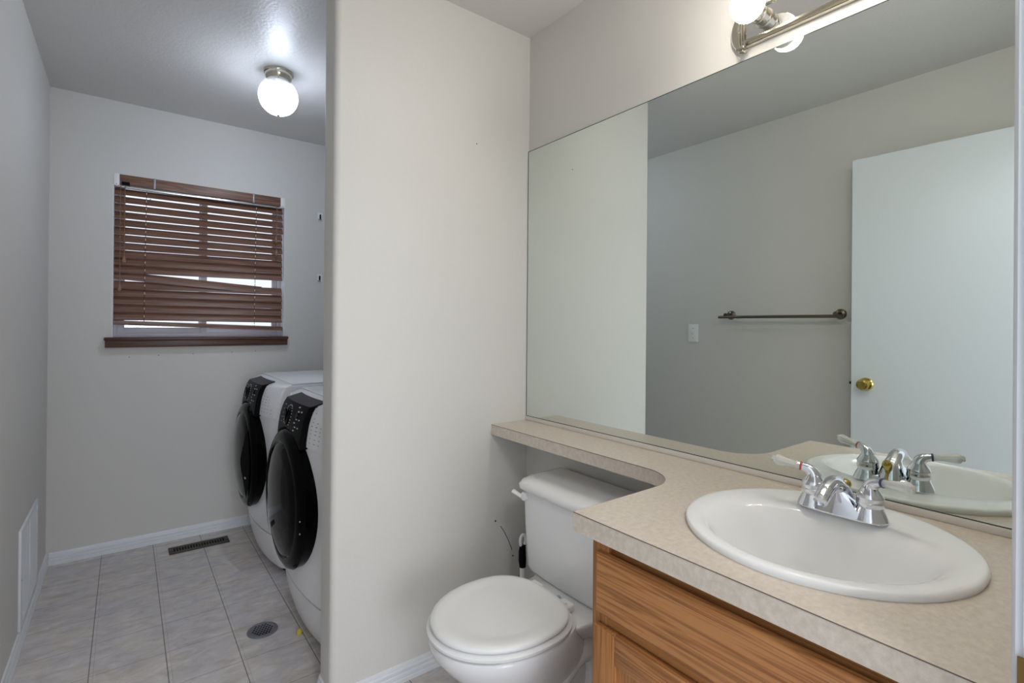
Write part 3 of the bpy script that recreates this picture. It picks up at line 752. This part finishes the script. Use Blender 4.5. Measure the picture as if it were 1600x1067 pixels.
# broad skirt flaring from the spout down to the base front
bm = new(); rr = []
for i in range(13):
    t_ = i/12; hw_ = .050-.034*t_**.8; z = FZ+.004+.050*t_; x = FX-.026+.006*t_
    rr.append([Vector((x-.006*math.cos(PI/2*q)*(1-t_*.3), FY+hw_*q, z-.006*abs(q)*t_)) for q in [-1, -.75, -.5, -.25, 0, .25, .5, .75, 1]] + [Vector((x+.03, FY+hw_*q*.9, z-.004)) for q in [1, .5, 0, -.5, -1]])
loft(bm, rr); obj('spout_skirt', bm, CHROME, fc, smooth=50)
for s, ringm, nm in ((1, RED, 'hot'), (-1, BLUE, 'cold')):
    c = Vector((FX, FY+s*.051, FZ+.028))
    bm = new(); lathe(bm, [(.0215, 0), (.0235, .004), (.0235, .010), (.0225, .015), (.0235, .018), (.0225, .022), (.0190, .028), (.0150, .034), (.0120, .040)], c, (0, 0, 1), 32)
    p = bez(c+V(0, 0, .030), c+V(0, 0, .044), c+V(-.003, s*.007, .050), c+V(-.008, s*.022, .0525), 12)
    tube(bm, p, [.0150-.0064*i/12 for i in range(13)], 20, up=(1, 0, 0))
    h = obj('handle', bm, CHROME, fc, smooth=50)
    end = p[-1]; dirn = (V(-.010, s*.030, .0665)-V(-.007, s*.018, .0635)); dirn = Vector((-.30, s*1.0,   .17 if s > 0 else .10)).normalized()
    bm = new(); lathe(bm, [(.0086, -.001), (.0092, .0005), (.0092, .003), (.0084, .0035)], end, dirn, 20); obj('colour_ring', bm, ringm, h)
    bm = new(); lathe(bm, [(.0078, .003), (.0070, .008), (.0074, .016), (.0090, .028), (.0108, .040), (.0114, .045), (.0104, .050), (.0068, .053), (.0062, .0545), (.0068, .057), (.004, .059), (.0005, .0595)], end, dirn, 10)
    obj('lever', bm, CRYST, h, smooth=0)['label'] = 'clear acrylic lever'
bm = new(); lathe(bm, [(.0028, 0), (.0028, .034), (.005, .036), (.0045, .040), (.0085, .046), (.0105, .053), (.0085, .060), (.003, .0635), (.0005, .064)], (FX+.030, FY+.002, FZ-.0), (0, 0, 1), 16); obj('lift_rod', bm, BRASS, fc)['label'] = 'brass pop-up lift knob'

# ================================================================== VANITY LIGHT
vl = thing('vanity_light', 'nickel bar light with round bulbs mounted above the mirror', 'wall light', (M, .42, 2.04))
pz0, pz1, py0, py1 = 2.001, 2.077, .115, .706
bm = new(); box(bm, M-.026, M-.0005, py0, py1, pz0+.004, pz1-.004); obj('mirror_plate', bm, NMIR, vl, smooth=0)
for z in (pz0+.002, pz1-.002):
    bm = new(); loft(bm, [[V(M-.0005, y, z-.006), V(M-.012, y, z-.007), V(M-.018, y, z-.004), V(M-.022, y, z-.005), V(M-.028, y, z-.002), V(M-.029, y, z+.003), V(M-.026, y, z+.006), V(M-.0005, y, z+.006)] for y in (py0, py1)])
    obj('moulded_rail', bm, NICKEL, vl)
for s, y in ((1, py1), (-1, py0)):
    bm = new(); ring0 = []
    pts = [(s*.036*math.sin(a), -.054*math.cos(a)) for a in [PI*i/20 for i in range(21)]]
    loft(bm, [[V(M-.0005, y+py*1.0, 2.039+pz) for py, pz in pts], [V(M-.016, y+py, 2.039+pz) for py, pz in pts], [V(M-.021, y+py*.88, 2.039+pz*.93) for py, pz in pts]])
    e = obj('end_cap', bm, NICKEL, vl, smooth=30)
    bm = new()
    for q in (-.007, .0, .007): tube(bm, [(M-.025, y+q, 2.039-.050), (M-.030, y+q, 2.039), (M-.025, y+q, 2.039+.050)], .0036, 10)
    for z in (-1, 1):
        box(bm, M-.038, M-.012, y-.011, y+.011, 2.039+z*.052-.004, 2.039+z*.052+.004, bev=.002); box(bm, M-.032, M-.016, y-.006, y+.006, 2.039+z*.058-.004, 2.039+z*.058+.004, bev=.002)
    obj('end_ornament', bm, NICKEL, e)
for y in (.646, .345, .140):
    bm = new(); lathe(bm, [(.024, 0), (.024, .003), (.020, .005), (.020, .024), (.0215, .026), (.0215, .031), (.019, .033), (.019, .044)], (M-.026, y, 2.042), (-1, 0, 0), 28); s = obj('socket', bm, NICKEL, vl)
    o_ = (M-.026-.040, y, 2.042); A1 = 1.25
    bm = new(); lathe(bm, [(.016, 0), (.018, .010)] + [(.040*math.sin(a), .045-.040*math.cos(a)) for a in [.50+(A1-.50)*i/8 for i in range(9)]] + [(.001, .045-.040*math.cos(A1)+.0005)], o_, (-1, 0, 0), 32); b_ = obj('bulb', bm, PLAS, vl, smooth=60)
    bm = new(); lathe(bm, [(.040*math.sin(a), .0455-.040*math.cos(a)) for a in [A1+(PI-.01-A1)*i/14 for i in range(15)]], o_, (-1, 0, 0), 32); obj('bulb_dome', bm, BULBW, b_, smooth=60)

# ================================================================== TOILET
TY = 1.172
tl = thing('toilet', 'white close-coupled toilet between partition and oak vanity', 'toilet', (.95, TY, 0))
def egg(xt, xb, xc, hw, z, n=48, pb=2.6, pf=2.0):
    pts = []
    for i in range(n):
        a = 2*PI*i/n; c, s = math.cos(a), math.sin(a)
        if c < 0: x = xc+(xc-xt)*-(abs(c)**(2/pf)); y = hw*math.copysign(abs(s)**(2/pf), s)
        else: x = xc+(xb-xc)*(abs(c)**(2/pb)); y = hw*math.copysign(abs(s)**(2/pb), s)
        pts.append(Vector((x, TY+y, z)))
    return pts
bm = new()
loft(bm, [egg(.83, 1.23, 1.02, .108, 0), egg(.835, 1.225, 1.02, .104, .02), egg(.850, 1.215, 1.02, .092, .06), egg(.850, 1.20, 1.01, .088, .13), egg(.815, 1.19, .985, .100, .19), egg(.745, 1.16, .93, .135, .26), egg(.685, 1.12, .895, .164, .32),
          egg(.655, 1.09, .875, .178, .36), egg(.648, 1.075, .868, .182, .385), egg(.650, 1.075, .868, .180, .394), egg(.665, 1.06, .868, .168, .398)])
# tank deck
rings = []
for z, wf, wb, x0, x1 in ((.255, .075, .08, 1.03, 1.21), (.30, .095, .105, 1.01, 1.245), (.345, .12, .165, 1.0, 1.28), (.368, .135, .19, .99, 1.29), (.382, .140, .196, .985, 1.295), (.389, .136, .190, .99, 1.29)):
    rings.append([V(x0, TY-wf, z), V((x0+x1)/2-.03, TY-(wf*.7+wb*.3), z), V((x0+x1)/2+.04, TY-(wf*.15+wb*.85), z), V(x1-.03, TY-wb, z), V(x1, TY-wb+.04, z), V(x1, TY+wb-.04, z), V(x1-.03, TY+wb, z), V((x0+x1)/2+.04, TY+(wf*.15+wb*.85), z), V((x0+x1)/2-.03, TY+(wf*.7+wb*.3), z), V(x0, TY+wf, z)])
loft(bm, rings)
# S-shaped trapway on each side
for s in (-1, 1):
    pth = [V(.94, TY+s*.070, .115), V(.99, TY+s*.080, .20), V(1.05, TY+s*.086, .265), V(1.11, TY+s*.088, .275), V(1.155, TY+s*.086, .225), V(1.165, TY+s*.082, .15), V(1.15, TY+s*.078, .07), V(1.15, TY+s*.080, .01)]
    sm = []
    for i in range(len(pth)-1):
        p0, p1, p2, p3 = pth[max(i-1, 0)], pth[i], pth[i+1], pth[min(i+2, len(pth)-1)]
        for k in range(5):
            t_ = k/5; sm.append(.5*((2*p1)+(p2-p0)*t_+(2*p0-5*p1+4*p2-p3)*t_*t_+(3*p1-p0-3*p2+p3)*t_**3))
    tube(bm, sm, .042, 14)
bowl = obj('bowl', bm, PORC, tl, smooth=60)
bm = new()
loft(bm, [egg(.655, 1.045, .868, .180, .4005), egg(.645, 1.05, .868, .187, .404), egg(.644, 1.05, .868, .188, .411), egg(.650, 1.045, .868, .183, .4155), egg(.665, 1.03, .868, .170, .4165)]); obj('seat', bm, PLAS, tl, smooth=50)
bm = new()
loft(bm, [egg(.668, 1.03, .868, .168, .4175), egg(.655, 1.037, .868, .178, .420), egg(.652, 1.040, .868, .181, .427), egg(.656, 1.036, .868, .177, .433), egg(.672, 1.022, .868, .163, .4365), egg(.694, 1.002, .868, .144, .4345), egg(.710, .988, .868, .130, .4322), egg(.722, .978, .868, .120, .4320), egg(.80, .93, .868, .06, .4320)]); obj('seat_lid', bm, PLAS, tl, smooth=60)
for s in (-1, 1):
    bm = new(); box(bm, 1.028, 1.066, TY+s*.070-.024, TY+s*.070+.024, .396, .419, bev=.006, seg=3); box(bm, 1.010, 1.045, TY+s*.070-.012, TY+s*.070+.012, .408, .426, bev=.004); obj('seat_hinge', bm, PLAS, tl)
bm = new(); lathe(bm, [(.008, 0), (.008, .002), (.005, .003), (.005, .006), (.002, .0065)], (1.087, TY+.002, .389), (0, 0, 1), 12); obj('bolt', bm, CHROME, tl)
# tank
def rrect(x0, x1, hw, z, rf=.035, rb=.012, bow=.010):
    pts = []
    for cx, cy, rr, a0 in ((x1-rb, hw-rb, rb, 0), (x0+rf, hw-rf, rf, PI/2), (x0+rf, -hw+rf, rf, PI), (x1-rb, -hw+rb, rb, 1.5*PI)):
        for k in range(7):
            a = a0+PI/2*k/6; pts.append([cx+rr*math.cos(a), cy+rr*math.sin(a)])
        if a0 == PI/2:
            for q in range(1, 8): pts.append([x0, (hw-rf)*(1-q/4)])
    return [Vector((x-(bow*(1-(y/hw)**2) if x < (x0+x1)/2 else 0), TY+y, z)) for x, y in pts]
bm = new()
loft(bm, [rrect(1.145, 1.295, .200, .390, .04), rrect(1.128, 1.30, .216, .394, .04), rrect(1.122, 1.305, .221, .41), rrect(1.116, 1.305, .228, .55), rrect(1.112, 1.305, .232, .672)]); obj('tank', bm, PORC, tl, smooth=50)
bm = new()
loft(bm, [rrect(1.104, 1.311, .238, .672, .04, .012), rrect(1.098, 1.313, .243, .676, .04), rrect(1.096, 1.313, .244, .690, .04), rrect(1.104, 1.311, .238, .703, .045), rrect(1.122, 1.305, .226, .7125, .05), rrect(1.140, 1.295, .212, .715, .05)]); obj('tank_lid', bm, PORC, tl, smooth=50)
bm = new(); ly_ = TY+.200; lathe(bm, [(.017, 0), (.017, .007), (.013, .013), (.001, .014)], (1.112, ly_, .650), (-1, 0, 0), 20)
tube(bm, [(1.096, ly_, .650), (1.094, ly_+.013, .653), (1.090, ly_+.028, .658), (1.087, ly_+.040, .662)], [.009, .0085, .0095, .0095], 12, flat=.75); obj('flush_lever', bm, PLAS, tl)['label'] = 'white flush lever'
bm = new(); lathe(bm, [(.014, 0), (.014, .012), (.009, .02), (.001, .022)], (1.02, TY-.112, .0), (0, 0, 1), 14); obj('bolt_cap', bm, PLAS, tl)

# ================================================================== TOILET BRUSH
bx, by = 1.185, 1.475
tb = thing('toilet_brush', 'white toilet brush with black grip standing behind the toilet tank', 'brush', (bx, by, 0))
bm = new(); lathe(bm, [(.045, 0), (.047, .01), (.040, .10), (.036, .13), (.033, .13), (.030, .02)], (bx, by, 0), (0, 0, 1), 28); obj('holder', bm, PLAS, tb)
bm = new(); tube(bm, [(bx, by, .03), (bx, by, .12), (bx, by, .27), (bx-.002, by, .345)], [.012, .010, .011, .011], 14); obj('handle', bm, PLAS, tb)
bm = new(); tube(bm, [(bx-.002, by, .343), (bx-.003, by+.001, .37), (bx-.003, by+.002, .40), (bx-.001, by+.002, .425)], [.012, .0145, .0135, .011], 14); obj('grip', bm, BLKR, tb)['label'] = 'black rubber grip'
bm = new(); pts = [Vector((bx+.013*math.cos(a), by+.002, .440+.022*math.sin(a))) for a in [2*PI*i/20 for i in range(21)]]; tube(bm, pts, .0055, 10, up=(0, 1, 0)); obj('hanging_loop', bm, PLAS, tb)

# ================================================================== LEFT WALL: TOWEL BAR, SWITCH, DOOR
tw = thing('towel_bar', 'brushed nickel towel bar reflected in the mirror', 'towel bar', (L, 1.36, 1.31))
bz = 1.305; yA, yB = 1.06, 1.66
bm = new(); tube(bm, [(L+.068, yA-.035, bz), (L+.068, yB+.045, bz)], .0085, 16); obj('bar', bm, BRONZE, tw)
for y in (yA, yB):
    bm = new(); lathe(bm, [(.027, 0), (.027, .006), (.022, .010), (.011, .013), (.010, .060), (.012, .072)], (L, y, bz+.012), (1, 0, 0), 24); obj('post', bm, BRONZE, tw)
sw = thing('light_switch', 'white toggle light switch on the wall reflected in the mirror', 'switch', (L, 1.92, 1.2))
sy, sz = 1.921, 1.2025
bm = new(); box(bm, L, L+.006, sy-.037, sy+.037, sz-.059, sz+.059, bev=.003); obj('plate', bm, PLAS, sw)
bm = new(); loft(bm, [[V(L+.006, sy-.005, sz-.010), V(L+.006, sy+.005, sz-.010), V(L+.006, sy+.005, sz+.010), V(L+.006, sy-.005, sz+.010)], [V(L+.017, sy-.004, sz+.006), V(L+.017, sy+.004, sz+.006), V(L+.016, sy+.004, sz+.013), V(L+.016, sy-.004, sz+.013)]]); obj('toggle', bm, PLAS, sw)
for z in (-.030, .030):
    bm = new(); lathe(bm, [(.0032, 0), (.0022, .0015)], (L+.006, sy, sz+z), (1, 0, 0), 10); obj('screw', bm, GREYM, sw)

# open door leaf
hx, hy = -.216, .105; ex, ey = -.193, .968
dirv = Vector((ex-hx, ey-hy, 0)); wdt = dirv.length; dirv.normalize(); nrm = Vector((dirv.y, -dirv.x, 0))   # points into the room (+x)
dr_ = bpy.data.objects.new('door_1', None); COL.objects.link(dr_); dr_.location = (hx, hy, 0); WL['door_1'] = Vector((hx, hy, 0)); dr_['kind'] = 'structure'
dr_['label'] = 'white slab door swung open against the left wall, reflected in the mirror'; dr_['category'] = 'door'
def dp(u, v, z): return Vector((hx, hy, 0))+dirv*u+nrm*v+Vector((0, 0, z))
bm = new(); loft(bm, [[dp(0, -.035, z), dp(wdt, -.035, z), dp(wdt, 0, z), dp(0, 0, z)] for z in (.012, 2.068)]); obj('slab', bm, DOORM, dr_, smooth=0)
ku, kz = wdt-.062, .975
for s in (1, -1):
    o_ = dp(ku, 0 if s > 0 else -.035, kz)
    bm = new(); lathe(bm, [(.031, 0), (.031, .003), (.027, .008), (.013, .011), (.0115, .026), (.019, .032), (.0265, .042), (.027, .050), (.023, .058), (.017, .0605), (.016, .058), (.001, .059)], o_, nrm*s, 32); k = obj('knob', bm, BRASS, dr_)
bm = new(); p = dp(wdt, -.0175, kz); lathe(bm, [(.007, 0), (.007, .010), (.005, .012)], p, dirv, 10); obj('latch_bolt', bm, BLKR, dr_)
for z in (.22, 1.02, 1.82):
    bm = new(); p = dp(-.004, .004, z); lathe(bm, [(.006, -.045), (.006, .045)], p, (0, 0, 1), 12); obj('hinge', bm, BRASS, dr_)
